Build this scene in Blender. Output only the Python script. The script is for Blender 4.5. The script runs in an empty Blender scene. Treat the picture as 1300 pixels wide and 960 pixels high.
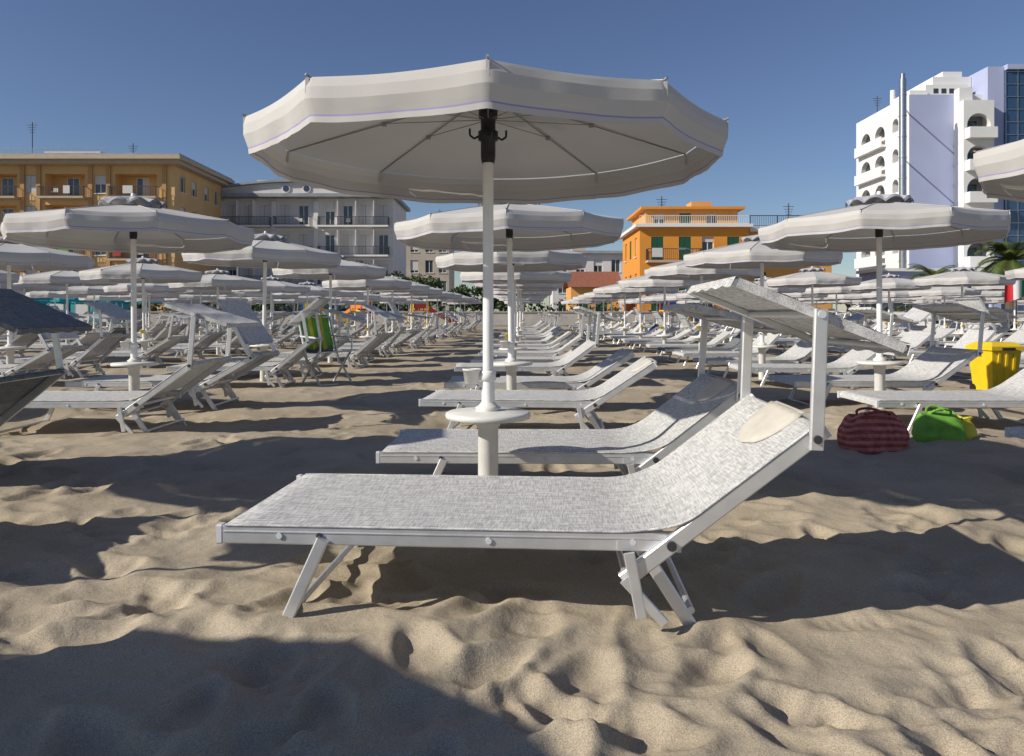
import bpy, math, random
import numpy as np
from mathutils import Vector, Matrix
random.seed(7); rng=np.random.default_rng(7)
scene=bpy.context.scene
col=scene.collection

# ------------------------------------------------------------ materials
MATS={}
def mat(name,color,rough=.6,metal=0.,noise=0.,nscale=5.,bump=0.,bscale=50.,spec=.4,transl=0.,coord='Object'):
    m=bpy.data.materials.new(name); m.use_nodes=True
    nt=m.node_tree; n=nt.nodes; l=nt.links
    b=n['Principled BSDF']
    b.inputs['Base Color'].default_value=(*color,1); b.inputs['Roughness'].default_value=rough
    b.inputs['Metallic'].default_value=metal
    b.inputs['Specular IOR Level'].default_value=spec
    tc=n.new('ShaderNodeTexCoord')
    csock=None
    if noise>0:
        t=n.new('ShaderNodeTexNoise'); t.inputs['Scale'].default_value=nscale; t.inputs['Detail'].default_value=5
        l.new(tc.outputs[coord],t.inputs['Vector'])
        r=n.new('ShaderNodeValToRGB')
        r.color_ramp.elements[0].position=.3; r.color_ramp.elements[1].position=.7
        r.color_ramp.elements[0].color=(*[c*(1-noise) for c in color],1)
        r.color_ramp.elements[1].color=(*[min(1,c*(1+noise*.6)) for c in color],1)
        l.new(t.outputs['Fac'],r.inputs['Fac']); l.new(r.outputs['Color'],b.inputs['Base Color']); csock=r.outputs['Color']
    if bump>0:
        t2=n.new('ShaderNodeTexNoise'); t2.inputs['Scale'].default_value=bscale; t2.inputs['Detail'].default_value=4
        l.new(tc.outputs[coord],t2.inputs['Vector'])
        bp=n.new('ShaderNodeBump'); bp.inputs['Strength'].default_value=bump; bp.inputs['Distance'].default_value=.01
        l.new(t2.outputs['Fac'],bp.inputs['Height']); l.new(bp.outputs['Normal'],b.inputs['Normal'])
    if transl>0:
        tr=n.new('ShaderNodeBsdfTranslucent'); tr.inputs['Color'].default_value=(*color,1)
        if csock: l.new(csock,tr.inputs['Color'])
        mx=n.new('ShaderNodeMixShader'); mx.inputs['Fac'].default_value=transl
        l.new(b.outputs[0],mx.inputs[1]); l.new(tr.outputs[0],mx.inputs[2]); l.new(mx.outputs[0],n['Material Output'].inputs['Surface'])
    MATS[name]=m
    return m

def weave(name,c1,c2,transl=.05):
    m=bpy.data.materials.new(name); m.use_nodes=True
    nt=m.node_tree; n=nt.nodes; l=nt.links; b=n['Principled BSDF']
    b.inputs['Roughness'].default_value=.7; b.inputs['Specular IOR Level'].default_value=.25
    tc=n.new('ShaderNodeTexCoord')
    def st(sx,sy,sc):
        mp=n.new('ShaderNodeMapping'); mp.inputs['Scale'].default_value=(sx,sy,sx)
        t=n.new('ShaderNodeTexNoise'); t.inputs['Scale'].default_value=sc; t.inputs['Detail'].default_value=2
        l.new(tc.outputs['Object'],mp.inputs['Vector']); l.new(mp.outputs[0],t.inputs['Vector']); return t.outputs['Fac']
    a=st(1,14,17); c=st(14,1,17)
    mx=n.new('ShaderNodeMath'); mx.operation='ADD'; l.new(a,mx.inputs[0]); l.new(c,mx.inputs[1])
    r=n.new('ShaderNodeValToRGB'); r.color_ramp.elements[0].position=.39; r.color_ramp.elements[1].position=.59
    r.color_ramp.elements[0].color=(*c1,1); r.color_ramp.elements[1].color=(*c2,1)
    hf=n.new('ShaderNodeMath'); hf.operation='MULTIPLY'; hf.inputs[1].default_value=.5; l.new(mx.outputs[0],hf.inputs[0])
    l.new(hf.outputs[0],r.inputs['Fac']); l.new(r.outputs[0],b.inputs['Base Color'])
    bp=n.new('ShaderNodeBump'); bp.inputs['Strength'].default_value=.25; bp.inputs['Distance'].default_value=.002
    l.new(hf.outputs[0],bp.inputs['Height']); l.new(bp.outputs[0],b.inputs['Normal'])
    tr=n.new('ShaderNodeBsdfTranslucent'); l.new(r.outputs[0],tr.inputs['Color'])
    ms=n.new('ShaderNodeMixShader'); ms.inputs['Fac'].default_value=transl
    l.new(b.outputs[0],ms.inputs[1]); l.new(tr.outputs[0],ms.inputs[2]); l.new(ms.outputs[0],n['Material Output'].inputs['Surface'])
    MATS[name]=m
mat('canopy',(.56,.545,.525),.85,noise=.05,nscale=2.2,bump=.12,bscale=9,spec=.15,transl=.07)
mat('vent_trim',(.30,.31,.38),.8,noise=.3,nscale=30,transl=.1)
mat('piping',(.30,.28,.52),.7)
mat('rib',(.30,.29,.27),.5)
mat('pole',(.82,.82,.82),.35,noise=.06,nscale=9,bump=.05)
mat('black_plastic',(.02,.02,.022),.45)
mat('table_plastic',(.74,.735,.70),.45,noise=.10,nscale=12)
mat('yellow_cup',(.80,.55,.02),.4,noise=.08,nscale=9)
mat('alu',(.72,.725,.735),.38,metal=.65,noise=.10,nscale=14,bump=.05,bscale=80)
mat('end_cap',(.60,.61,.63),.5)
mat('bolt',(.08,.08,.09),.4,metal=.6)
mat('pillow',(.56,.53,.47),.9,noise=.10,nscale=18,bump=.25,bscale=60)
weave('textile',(.36,.365,.37),(.70,.695,.68))
weave('textile_blue',(.03,.07,.17),(.06,.13,.30))
weave('textile_dark',(.10,.11,.12),(.26,.27,.28))

# ------------------------------------------------------------ mesh builder
class MB:
    def __init__(s): s.v=[];s.f=[];s.m=[];s.s=[]
    def add(s,vs,fs,m,smooth=False):
        o=len(s.v); s.v+= [tuple(v) for v in vs]
        for f in fs: s.f.append(tuple(i+o for i in f)); s.m.append(m); s.s.append(smooth)
    def box(s,c,sz,m,M=None):
        x,y,z=[a/2 for a in sz]; vs=[Vector((i*x,j*y,k*z)) for k in(-1,1) for j in(-1,1) for i in(-1,1)]
        if M is not None: vs=[M@v for v in vs]
        vs=[v+Vector(c) for v in vs]
        s.add(vs,[(0,2,3,1),(4,5,7,6),(0,1,5,4),(2,6,7,3),(0,4,6,2),(1,3,7,5)],m)
    def bx(s,x0,x1,y0,y1,z0,z1,m): s.box(((x0+x1)/2,(y0+y1)/2,(z0+z1)/2),(abs(x1-x0),abs(y1-y0),abs(z1-z0)),m)
    def beam(s,p,q,w,h,m,side=(0,1,0),ch=.004):
        p=Vector(p);q=Vector(q);d=(q-p).normalized(); a=Vector(side); a=(a-d*a.dot(d)).normalized(); b=d.cross(a)
        w/=2;h/=2;ch=min(ch,w*.5,h*.5)
        prof=[(w,h-ch),(w-ch,h),(-w+ch,h),(-w,h-ch),(-w,-h+ch),(-w+ch,-h),(w-ch,-h),(w,-h+ch)]
        vs=[p+a*x+b*y for x,y in prof]+[q+a*x+b*y for x,y in prof]
        fs=[(i,(i+1)%8,8+(i+1)%8,8+i) for i in range(8)]+[tuple(range(7,-1,-1)),tuple(range(8,16))]
        s.add(vs,fs,m)
    def tube(s,p,q,r,m,n=12,r2=None,caps=True):
        p=Vector(p);q=Vector(q);d=(q-p).normalized(); a=Vector((0,0,1)) if abs(d.z)<.9 else Vector((1,0,0))
        a=(a-d*a.dot(d)).normalized(); b=d.cross(a); r2=r if r2 is None else r2
        vs=[];
        for c,rr in((p,r),(q,r2)):
            vs+=[c+(a*math.cos(t*2*math.pi/n)+b*math.sin(t*2*math.pi/n))*rr for t in range(n)]
        s.add(vs,[(i,(i+1)%n,n+(i+1)%n,n+i) for i in range(n)],m,True)
        if caps:
            s.add(vs[:n],[tuple(range(n-1,-1,-1))],m); s.add(vs[n:],[tuple(range(n))],m)
    def lathe(s,prof,m,n=24,c=(0,0,0),smooth=True):
        vs=[];
        for r,z in prof:
            vs+=[(c[0]+r*math.cos(t*2*math.pi/n),c[1]+r*math.sin(t*2*math.pi/n),c[2]+z) for t in range(n)]
        fs=[(k*n+i,k*n+(i+1)%n,(k+1)*n+(i+1)%n,(k+1)*n+i) for k in range(len(prof)-1) for i in range(n)]
        s.add(vs,fs,m,smooth)
    def mesh(s,name):
        me=bpy.data.meshes.new(name); me.from_pydata(s.v,[],s.f)
        names=list(dict.fromkeys(s.m)); 
        for k in names: me.materials.append(MATS[k])
        idx={k:i for i,k in enumerate(names)}
        me.polygons.foreach_set('material_index',[idx[k] for k in s.m])
        me.polygons.foreach_set('use_smooth',s.s); me.update(); return me
    def obj(s,name,loc=(0,0,0),rz=0):
        o=bpy.data.objects.new(name,s.mesh(name)); col.objects.link(o); o.location=loc; o.rotation_euler=(0,0,rz); return o
    def parts(s,name,labels={}):
        e=bpy.data.objects.new(name,None); col.objects.link(e)
        for k in dict.fromkeys(s.m):
            ids=[i for i,mm in enumerate(s.m) if mm==k]; used={}; vs=[];fs=[]
            for i in ids:
                f=[]
                for vi in s.f[i]:
                    if vi not in used: used[vi]=len(vs); vs.append(s.v[vi])
                    f.append(used[vi])
                fs.append(f)
            me=bpy.data.meshes.new(labels.get(k,k)); me.from_pydata(vs,[],fs); me.materials.append(MATS[k])
            me.polygons.foreach_set('use_smooth',[s.s[i] for i in ids])
            o=bpy.data.objects.new(labels.get(k,k),me); col.objects.link(o); o.parent=e
        return e

# ------------------------------------------------------------ umbrella
def umbrella_mesh(cup,canopy='canopy',seed=0,zlow=0):
    R=random.Random(seed); B=MB(); N=10; S=10; tot=N*S; Rad=1.05
    def ringpt(k,t,zoff=0,rmul=1.,sagm=1.):
        a=2*math.pi*k/tot-math.pi/2; ph=(k%S)/S
        al=(ph-.5)*2*math.pi/N
        poly=math.cos(math.pi/N)/math.cos(al)
        inward=1-.006*math.sin(math.pi*ph)*t
        r=Rad*t*poly*inward*rmul
        z=1.925-.205*t**1.08-.012*math.sin(math.pi*ph)*t*sagm+zoff
        return (r*math.cos(a),r*math.sin(a),z)
    ts=[.0,.12,.3,.5,.7,.85,.95,1.0]
    vs=[ringpt(k,t) for t in ts for k in range(tot)]
    fs=[(i*tot+k,i*tot+(k+1)%tot,(i+1)*tot+(k+1)%tot,(i+1)*tot+k) for i in range(len(ts)-1) for k in range(tot)]
    B.add(vs,fs,canopy,True)
    # valance
    ph1=[R.uniform(0,6) for _ in range(N)]; am=[R.uniform(.5,1.3) for _ in range(N)]
    hs=[0,.010,.035,.075,.110,.126,.132,.145,.152]
    n2=tot*3; vs=[]
    for h in hs:
        for k in range(n2):
            kk=k/3; a=2*math.pi*kk/tot-math.pi/2; p=int(kk//S)%N; ph=(kk%S)/S
            al=(ph-.5)*2*math.pi/N; poly=math.cos(math.pi/N)/math.cos(al)*(1-.006*math.sin(math.pi*ph))
            f=h/.152
            env=math.sin(math.pi*ph)**.5
            w=(.0035*math.sin(ph*math.pi*3+ph1[p])+.0016*math.sin(ph*math.pi*11+ph1[p]*2)+.0010*math.sin(ph*math.pi*27+p))*am[p]*(f**2.5)*env
            w+=.004*math.exp(-((min(ph,1-ph)-.07)/.06)**2)*math.sin(f*math.pi)
            w+=.0022*math.sin((ph+f*.22)*math.pi*4.3+ph1[p])*math.sin(f*math.pi)*env*am[p]
            r=Rad*poly*(1+.014*math.sin(min(1,f*1.25)*math.pi)-.012*f) + w +.004
            z=1.72-.012*math.sin(math.pi*ph)-h*(1+.02*math.sin(ph*9+ph1[p])) 
            vs.append((r*math.cos(a),r*math.sin(a),z))
    for i in range(len(hs)-1):
        B.add(vs,[(i*n2+k,i*n2+(k+1)%n2,(i+1)*n2+(k+1)%n2,(i+1)*n2+k) for k in range(n2)],'piping' if (i==5 and canopy=='canopy') else canopy,True)
    for j in range(N):
        k=j*S
        for a_,b_ in zip(ts[1:-1],ts[2:]):
            p=Vector(ringpt(k,a_,.003)); q=Vector(ringpt(k,b_,.003)); B.beam(p,q,.012,.004,canopy,side=(-p.y,p.x,0),ch=.001)
        e=Vector(ringpt(k,1.0,0)); d=Vector((e.x,e.y,0)).normalized()
        B.tube(e+Vector((0,0,.002)),e+d*.014+Vector((0,0,.008)),.005,'rib',6)
        B.box(e+d*.006-Vector((0,0,.03)),(.012,.012,.05),canopy)
    vs=[(0,0,2.0)]; n=80
    for k in range(n):
        a=2*math.pi*k/n; sc=abs(math.sin(5*a)); vs.append((.17*math.cos(a),.17*math.sin(a),1.965+.006*sc))
    for k in range(n):
        a=2*math.pi*k/n; sc=abs(math.sin(5*a)); vs.append((.27*math.cos(a),.27*math.sin(a),1.912+.045*sc))
    B.add(vs,[(0,1+k,1+(k+1)%n) for k in range(n)]+[(1+k,1+n+k,1+n+(k+1)%n,1+(k+1)%n) for k in range(n)],canopy,True)
    vs=[]
    for k in range(n):
        a=2*math.pi*k/n; sc=abs(math.sin(5*a)); vs+=[(.271*math.cos(a),.271*math.sin(a),1.914+.045*sc),(.285*math.cos(a),.285*math.sin(a),1.890+.045*sc)]
    B.add(vs,[(2*k,2*k+1,(2*k+3)%(2*n),(2*k+2)%(2*n)) for k in range(n)],'vent_trim',True)
    B.lathe([(.0,2.03),(.018,2.025),(.02,2.0),(.012,1.985)],'pole',10)
    for j in range(N):
        k=j*S
        B.tube(ringpt(k,.03,-.006),ringpt(k,1,-.003),.0030,'rib',5)
        m=Vector(ringpt(k,.5,-.008)); d=Vector((m.x,m.y,0)).normalized()
        B.tube(d*.035+Vector((0,0,1.80)),m,.0022,'rib',5)
        B.box(m-Vector((0,0,.004)),(.022,.022,.016),'rib')
    B.lathe([(.0,1.60),(.030,1.60),(.034,1.63),(.034,1.70),(.046,1.705),(.046,1.745),(.034,1.75),(.034,1.80),(.044,1.81),(.044,1.85),(0,1.86)],'black_plastic',16)
    for a in (0.2,1.8,3.3,4.9):
        d=Vector((math.cos(a),math.sin(a),0)); pts=[d*.03+Vector((0,0,1.73)),d*.065+Vector((0,0,1.71)),d*.085+Vector((0,0,1.725)),d*.085+Vector((0,0,1.755))]
        for p,q in zip(pts,pts[1:]): B.tube(p,q,.005,'black_plastic',6)
    B.tube((0,0,.55),(0,0,1.95),.0245,'pole',18)
    B.tube((0,0,.40),(0,0,.635),.030,'pole',18)
    B.lathe([(.030,.600),(.037,.60),(.037,.64),(.030,.645)],'pole',18)
    B.tube((0,.0,.62),(.055,0,.62),.008,'black_plastic',8)
    B.lathe([(.0,.585),(.032,.585),(.041,.645),(.043,.645),(.043,.652),(.036,.652),(.03,.59)],cup,16,c=(-.075,0,0))
    B.box((-.04,0,.61),(.03,.02,.02),cup)
    B.lathe([(.03,.463),(.05,.462),(.185,.455),(.195,.449),(.197,.440),(.195,.428),(.185,.425),(.16,.430),(.05,.424),(.05,.40)],'table_plastic',40)
    B.lathe([(.052,.462),(.06,.475),(.045,.482),(.03,.50)],'table_plastic',24)
    B.lathe([(.058,.425),(.055,.39),(.047,.38),(.046,-.15)],'table_plastic',24)
    return B.mesh('beach_umbrella')

# ------------------------------------------------------------ lounger
def lounger_mesh(back=38,arm=87,panel=-20,fab='textile',pillow=False,shade=True,Lb=.53,towel=None,seed=0,La=.385):
    B=MB(); W=.68; L=1.34; zr=.245; R=random.Random(seed)
    ca,sa=math.cos(math.radians(back)),math.sin(math.radians(back))
    hx,hz=L-.02,zr+.0
    def bk(t,off=0): return (hx+ca*t-sa*off, hz+sa*t+ca*off)
    for y,o in((0,-1),(W,1)):
        B.beam((0,y,zr),(L,y,zr),.028,.054,'alu')
        B.beam((-.012,y,zr),(.004,y,zr),.031,.057,'end_cap')
        B.beam((L,y,zr),(L+.012,y,zr),.031,.057,'end_cap')
        B.beam((0.01,y+o*.0155,zr+.010),(L-.01,y+o*.0155,zr+.010),.003,.004,'alu')
        yb=y+o*.030
        a=bk(-.17); b=bk(Lb)
        B.beam((a[0],yb,a[1]),(b[0],yb,b[1]),.026,.046,'alu')
        B.beam((b[0],yb,b[1]),(b[0]+ca*.012,yb,b[1]+sa*.012),.029,.049,'end_cap')
        yi=y+o*.028
        B.beam((.315,yi,zr-.005),(.165,yi,-.09),.020,.036,'alu')
        yr=y-o*.026
        B.beam((1.225,yr,zr),(1.44,yr,-.09),.020,.038,'alu')
        B.beam((1.20,y+o*.052,zr-.02),(1.235,y+o*.052,.045),.014,.032,'alu')
        B.beam((a[0]-.0,y+o*.052,a[1]+.01),(1.30,y+o*.052,.03),.012,.028,'alu')
        for bx,bz in((.18,zr),(.30,zr+.002),(.80,zr-.004),(1.215,zr),(1.31,zr)):
            B.tube((bx,y+o*.010,bz),(bx,y+o*.020,bz),.009,'bolt' if bx in(.30,1.31) else 'end_cap',10)
        B.tube((hx,y,hz),(hx,y+o*.052,hz),.014,'bolt',12)
        B.box((1.25,y+o*.0165,zr-.008),(.16,.005,.03),'alu')
    for x,z in((.012,zr),(L-.03,zr-.012),(.66,zr-.012)):
        B.tube((x,0,z),(x,W,z),.012,'alu',10)
    B.tube((.215,-.02,.02),(.215,W+.02,.02),.011,'alu',10)
    B.tube((1.385,.02,.04),(1.385,W-.02,.04),.011,'alu',10)
    t=bk(Lb-.01); B.tube((t[0],-.03,t[1]),(t[0],W+.03,t[1]),.012,'alu',10)
    t=bk(-.16); B.tube((t[0],-.03,t[1]),(t[0],W+.03,t[1]),.010,'alu',10)
    path=[]; 
    path.append((0.0,zr-.02,0)); path.append((-.002,zr+.010,0)); path.append((.015,zr+.030,0))
    for i in range(1,15): path.append((.015+(L-.22)*i/14,zr+.0305,.5))
    x0=path[-1][0]
    P0=Vector((x0,zr+.0305)); P1=Vector((hx-.01,zr+.028)); e=bk(.12,.026); P2=Vector(e)
    for i in range(1,9):
        u=i/8; p=P0*(1-u)**2+P1*2*u*(1-u)+P2*u*u; path.append((p.x,p.y,.7))
    for i in range(1,9):
        q=bk(.12+(Lb-.12)*i/8,.026); path.append((q[0],q[1],.7))
    q=bk(Lb+.014,.008); path.append((q[0],q[1],0)); q=bk(Lb+.008,-.02); path.append((q[0],q[1],0))
    ny=17; vs=[]
    for x,z,s in path:
        wide=.014+.028*min(1,max(0,(x-(hx-.06))/.08))
        for j in range(ny):
            v=j/(ny-1); y=-wide+(W+2*wide)*v
            sag=.014*s*(math.sin(math.pi*v)**.6)+ .0015*math.sin(x*23+v*9)*s*math.sin(math.pi*v)
            vs.append((x+sa*sag*(1 if x>hx else 0),y,z-sag))
    B.add(vs,[(i*ny+j,(i+1)*ny+j,(i+1)*ny+j+1,i*ny+j+1) for i in range(len(path)-1) for j in range(ny-1)],fab,True)
    for j in (0,ny-1):
        for i in range(2,len(path)-3):
            p=Vector(vs[i*ny+j]); q=Vector(vs[(i+1)*ny+j]); B.tube(p-Vector((0,0,.002)),q-Vector((0,0,.002)),.004,fab,6,caps=False)
    if pillow:
        n=16; m=8; vs=[]
        for sgn,th in((1,1),(0,0)):
            for i in range(m+1):
                t=i/m; half=.165*math.sqrt(max(0,1-(t**2.6)))
                for k in range(n+1):
                    v=-1+2*k/n; edge=(1-abs(v)**4)*(1-t**4)
                    o_=.016+ (.004+.012*edge**.6 if sgn else .0)
                    q=bk(Lb+.012-.18*t,o_+.002); vs.append((q[0],W*.44+half*v,q[1]))
        nn=n+1; o2=(m+1)*nn
        B.add(vs,[(i*nn+k,(i+1)*nn+k,(i+1)*nn+k+1,i*nn+k+1) for i in range(m) for k in range(n)]+[(k,k+1,o2+k+1,o2+k) for k in range(n)]+[(i*nn,o2+i*nn,o2+(i+1)*nn,(i+1)*nn) for i in range(m)]+[(i*nn+n,(i+1)*nn+n,o2+(i+1)*nn+n,o2+i*nn+n) for i in range(m)],'pillow',True)
        q=bk(Lb+.016,.0); B.tube((q[0],W*.44-.15,q[1]),(q[0],W*.44+.15,q[1]),.020,'pillow',10)
    if shade:
        aa=math.radians(arm); pa=math.radians(panel)
        s=bk(Lb-.03); top=(s[0]+math.cos(aa)*La,s[1]+math.sin(aa)*La)
        for y,o in((0,-1),(W,1)):
            ya=y+o*.058
            B.beam((s[0]-math.cos(aa)*.03,ya,s[1]-math.sin(aa)*.03),(top[0]+math.cos(aa)*.015,ya,top[1]+math.sin(aa)*.015),.018,.038,'alu')
            B.tube((s[0],ya-o*.02,s[1]),(s[0],ya+o*.016,s[1]),.012,'bolt',10)
            B.tube((top[0],ya-o*.02,top[1]),(top[0],ya+o*.014,top[1]),.011,'end_cap',10)
        def pp(u,off=0): return (top[0]+math.cos(pa)*u-math.sin(pa)*off, top[1]+math.sin(pa)*u+math.cos(pa)*off)
        u0,u1=-.24,.25; yb0,yb1=-.035,W+.035
        for y in(yb0,yb1):
            a=pp(u0);b=pp(u1); B.beam((a[0],y,a[1]),(b[0],y,b[1]),.016,.026,'alu')
        for u in(u0,u1,0):
            a=pp(u); B.tube((a[0],yb0,a[1]),(a[0],yb1,a[1]),.011,'alu',8)
        nu,nv=14,15; vs=[]
        for i in range(nu+1):
            u=u0-.012+(u1-u0+.024)*i/nu
            for j in range(nv+1):
                v=j/nv; y=yb0-.010+(yb1-yb0+.020)*v
                ss=math.sin(math.pi*v)**.5*abs(math.sin(2*math.pi*i/nu))
                a=pp(u,.0155-.014*ss+.002*math.sin(i*1.9+j)); vs.append((a[0],y,a[1]))
        B.add(vs,[(i*(nv+1)+j,(i+1)*(nv+1)+j,(i+1)*(nv+1)+j+1,i*(nv+1)+j+1) for i in range(nu) for j in range(nv)],fab,True)
        for u in(u0-.012,u1+.012):
            k=24; vs=[]
            for i in range(k+1):
                y=yb0-.01+(yb1-yb0+.02)*i/k; a=pp(u,.014); b=pp(u+(.003 if u>0 else -.003),-.016-.004*math.sin(i*1.3)); vs+=[(a[0],y,a[1]),(b[0],y,b[1])]
            B.add(vs,[(2*i,2*i+1,2*i+3,2*i+2) for i in range(k)],fab,True)
        for y in (yb0-.01,yb1+.01):
            a0=pp(u0,.014);a1=pp(u1,.014);b0=pp(u0,-.014);b1=pp(u1,-.014)
            B.add([(a0[0],y,a0[1]),(a1[0],y,a1[1]),(b1[0],y,b1[1]),(b0[0],y,b0[1])],[(0,1,2,3)],fab)
    return B.mesh('sun_lounger')

mat('towel_green',(.16,.42,.06),.9,noise=.3,nscale=8)
mat('towel_red',(.45,.06,.05),.9,noise=.3,nscale=8)
UM=[umbrella_mesh('table_plastic',seed=1),umbrella_mesh('yellow_cup',seed=2),umbrella_mesh('table_plastic',seed=3),umbrella_mesh('yellow_cup',seed=4)]
mat('canopy_teal',(.03,.33,.40),.8,noise=.1,nscale=4,transl=.15)
UT=umbrella_mesh('table_plastic','canopy_teal',seed=5)
LFG=lounger_mesh(38,88,-22,pillow=True,La=.345)
LV=[lounger_mesh(36,85,-18,seed=1),lounger_mesh(42,95,-28,pillow=True),lounger_mesh(33,80,-8),lounger_mesh(38,105,-40),
    lounger_mesh(45,70,8),lounger_mesh(30,118,-55,pillow=True),lounger_mesh(36,60,20),lounger_mesh(48,112,-62),lounger_mesh(40,100,40)]
LFLAT=lounger_mesh(20,150,178); LN=lounger_mesh(34,0,0,shade=False,pillow=True)
LBL=lounger_mesh(40,90,-25,fab='textile_blue'); LDK=lounger_mesh(40,98,-25,fab='textile_dark')
def place(me,name,x,y,rz=0,z=0,tilt=(0,0)):
    o=bpy.data.objects.new(name,me); col.objects.link(o); o.location=(x,y,z); o.rotation_euler=(tilt[0],tilt[1],rz); return o
R=random.Random(3)
for i in range(0,13):
    d=3.45+3.5*i
    for j in range(-13,14):
        x=-.11+.018*(d-3.45)+3.47*j+(-.03 if j<0 else -.05 if j>0 else 0)
        if abs(x)>.78*d+4.5: continue
        if i==0 and j==0:
            place(UM[0],'beach_umbrella',x,d,0.03)
            place(LFG,'sun_lounger',-.865,2.235,math.radians(-3.6),.004)
            place(lounger_mesh(38,86,-14,pillow=True,seed=5,La=.36),'sun_lounger',-.64,3.60,math.radians(-1),-.03)
            continue
        me=UM[R.choice([0,2,0,1,3]) if j<=0 else R.choice([1,3,0])]
        if (j,i)==(1,1): me=UM[1]
        teal = (x<-20 and d>24)
        ja=(R.uniform(-.05,.05),R.uniform(-.06,.06),R.uniform(0,6.28) if i>1 else R.choice([0,1,2])*.628+R.uniform(-.05,.05),R.uniform(-.05,.05),(R.uniform(-.016,.016),R.uniform(-.016,.016)))
        if (i,j) not in((2,2),(3,2)):
            place(UT if teal else me,'beach_umbrella',x+ja[0],d+ja[1],ja[2],ja[3],ja[4])
        for dd in(-1.28,.15):
            r=R.random()
            if j==0: me=LV[R.choice([0,2,0,6])]
            else: me=R.choice(LV) if (r<.80 or i<2) else (LFLAT if r<.84 else (LN if r<.90 else (LBL if r<.94 else LDK)))
            if j>0 and i==1: me=LN if dd<0 else LV[0]
            if i==0 and j==-1: me=LV[2] if dd<0 else LDK
            if j==0 and i>0 and r>.6: me=LN
            if R.random()<.04 and i>2: continue
            place(me,'sun_lounger',x-.62+R.uniform(-.12,.12)+(.25 if (i==0 and j==1) else 0),d+dd+R.uniform(-.05,.05),math.radians(R.uniform(-5,5)),R.uniform(-.03,.0))
place(UM[2],'beach_umbrella',-3.6,.02,.2)  # unseen umbrella, added out of view to cast shadow on the near-left sand

# ------------------------------------------------------------ sand
def vnoise(x,y,seed):
    xi=np.floor(x).astype(np.int64); yi=np.floor(y).astype(np.int64); fx=x-xi; fy=y-yi
    def h(a,b):
        n=(a*374761393+b*668265263+seed*1442695041)&0x7fffffff
        n=((n^(n>>13))*1274126177)&0x7fffffff
        n=(n^(n>>16))&0xffff
        return n/65535.
    u=fx*fx*fx*(fx*(fx*6-15)+10); v=fy*fy*fy*(fy*(fy*6-15)+10)
    return (h(xi,yi)*(1-u)+h(xi+1,yi)*u)*(1-v)+(h(xi,yi+1)*(1-u)+h(xi+1,yi+1)*u)*v
ys=[-60,-30,-15,-8,-5,-3.5,-2.5]
y=-2.0
while y<.9: ys.append(y); y+=.05
while y<3.2: ys.append(y); y+=.012
while y<700: ys.append(y); y*=1+ (.0045 if y<12 else .012 if y<60 else .08)
ys=np.array(ys); NC=760
u=np.linspace(-1,1,NC); u=np.sign(u)*np.abs(u)**1.25
hw=np.where(ys<0,6+np.abs(ys)*1.2,3.2+1.15*ys)
hw=np.where((ys<3),np.maximum(hw,4.5+.5*ys),hw); hw=np.maximum(hw,4.6)
X=u[None,:]*hw[:,None]; Y=np.repeat(ys[:,None],NC,1)
Z=np.zeros_like(X)
wx=X+.35*(vnoise(X*1.1,Y*1.1,11)-.5); wy=Y+.35*(vnoise(X*1.1,Y*1.1,12)-.5)
Z+=.05*(vnoise(wx*.6,wy*.6,1)-.5)
Z+=.045*(vnoise(wx*1.6,wy*1.7,2)-.5)
Z+=.026*(vnoise(wx*3.4,wy*3.7,3)-.5)
rd=np.clip(1-np.abs(2*vnoise(wx*2.3+5,wy*2.9,4)-1),0,1); Z+=.012*(rd**2.0-.3)
Z+=.008*(vnoise(wx*8,wy*8,5)-.5); Z+=.003*(vnoise(X*22,Y*22,6)-.5)
fr=random.Random(21)
def stamp(cx,cy,a,L,Wd,dep,tread=False):
    j0=np.searchsorted(ys,cy-.34); j1=np.searchsorted(ys,cy+.34)
    if j1<=j0: return
    k=np.abs(X[(j0+j1)//2]-cx)<.36; ks=np.where(k)[0]
    if len(ks)==0: return
    sl=(slice(j0,j1),slice(ks[0],ks[-1]+1))
    dx=X[sl]-cx; dy=Y[sl]-cy; p=(dx*math.cos(a)+dy*math.sin(a))/L; q=(-dx*math.sin(a)+dy*math.cos(a))/Wd
    pc=np.clip(p,-1.2,1.2)
    rr=np.clip(np.sqrt(p*p+q*q*(1+.35*pc)),0,8)
    Z[sl]+= -dep*np.exp(-(rr**4)*.8)*(1+.35*pc) + dep*.42*np.exp(-((rr-1.4)/.36)**2)
    if tread: Z[sl]+= .003*np.sin(p*16)*np.exp(-(rr**4))
for _ in range(800):
    cy=1.0+ (fr.random()**1.5)*13; cx=fr.uniform(-1,1)*(1.6+cy*.8); a=fr.uniform(0,3.14)
    s=fr.uniform(.8,1.15)
    stamp(cx,cy,a,.135*s,.062*s,fr.uniform(.008,.024),fr.random()<.35)
    if fr.random()<.4: stamp(cx+.6*math.cos(a)+.12*math.sin(a),cy+.6*math.sin(a)-.12*math.cos(a),a,.135*s,.062*s,fr.uniform(.010,.024))
for _ in range(260):
    cy=1.0+ (fr.random()**1.5)*8; cx=fr.uniform(-1,1)*(1.6+cy*.8)
    stamp(cx,cy,fr.uniform(0,3.14),fr.uniform(.03,.07),fr.uniform(.025,.05),fr.uniform(.004,.012))
fade=np.clip(1.4-Y/55,.15,1); Z*=fade
Z=np.where(Y>56,Z*.0,Z)-.003
Z=np.clip(np.nan_to_num(Z),-.12,.10)
nr=len(ys); vs=np.stack([X,Y,Z],-1).reshape(-1,3)
idx=np.arange(nr*NC).reshape(nr,NC)
q=np.stack([idx[:-1,:-1],idx[:-1,1:],idx[1:,1:],idx[1:,:-1]],-1).reshape(-1,4)
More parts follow.
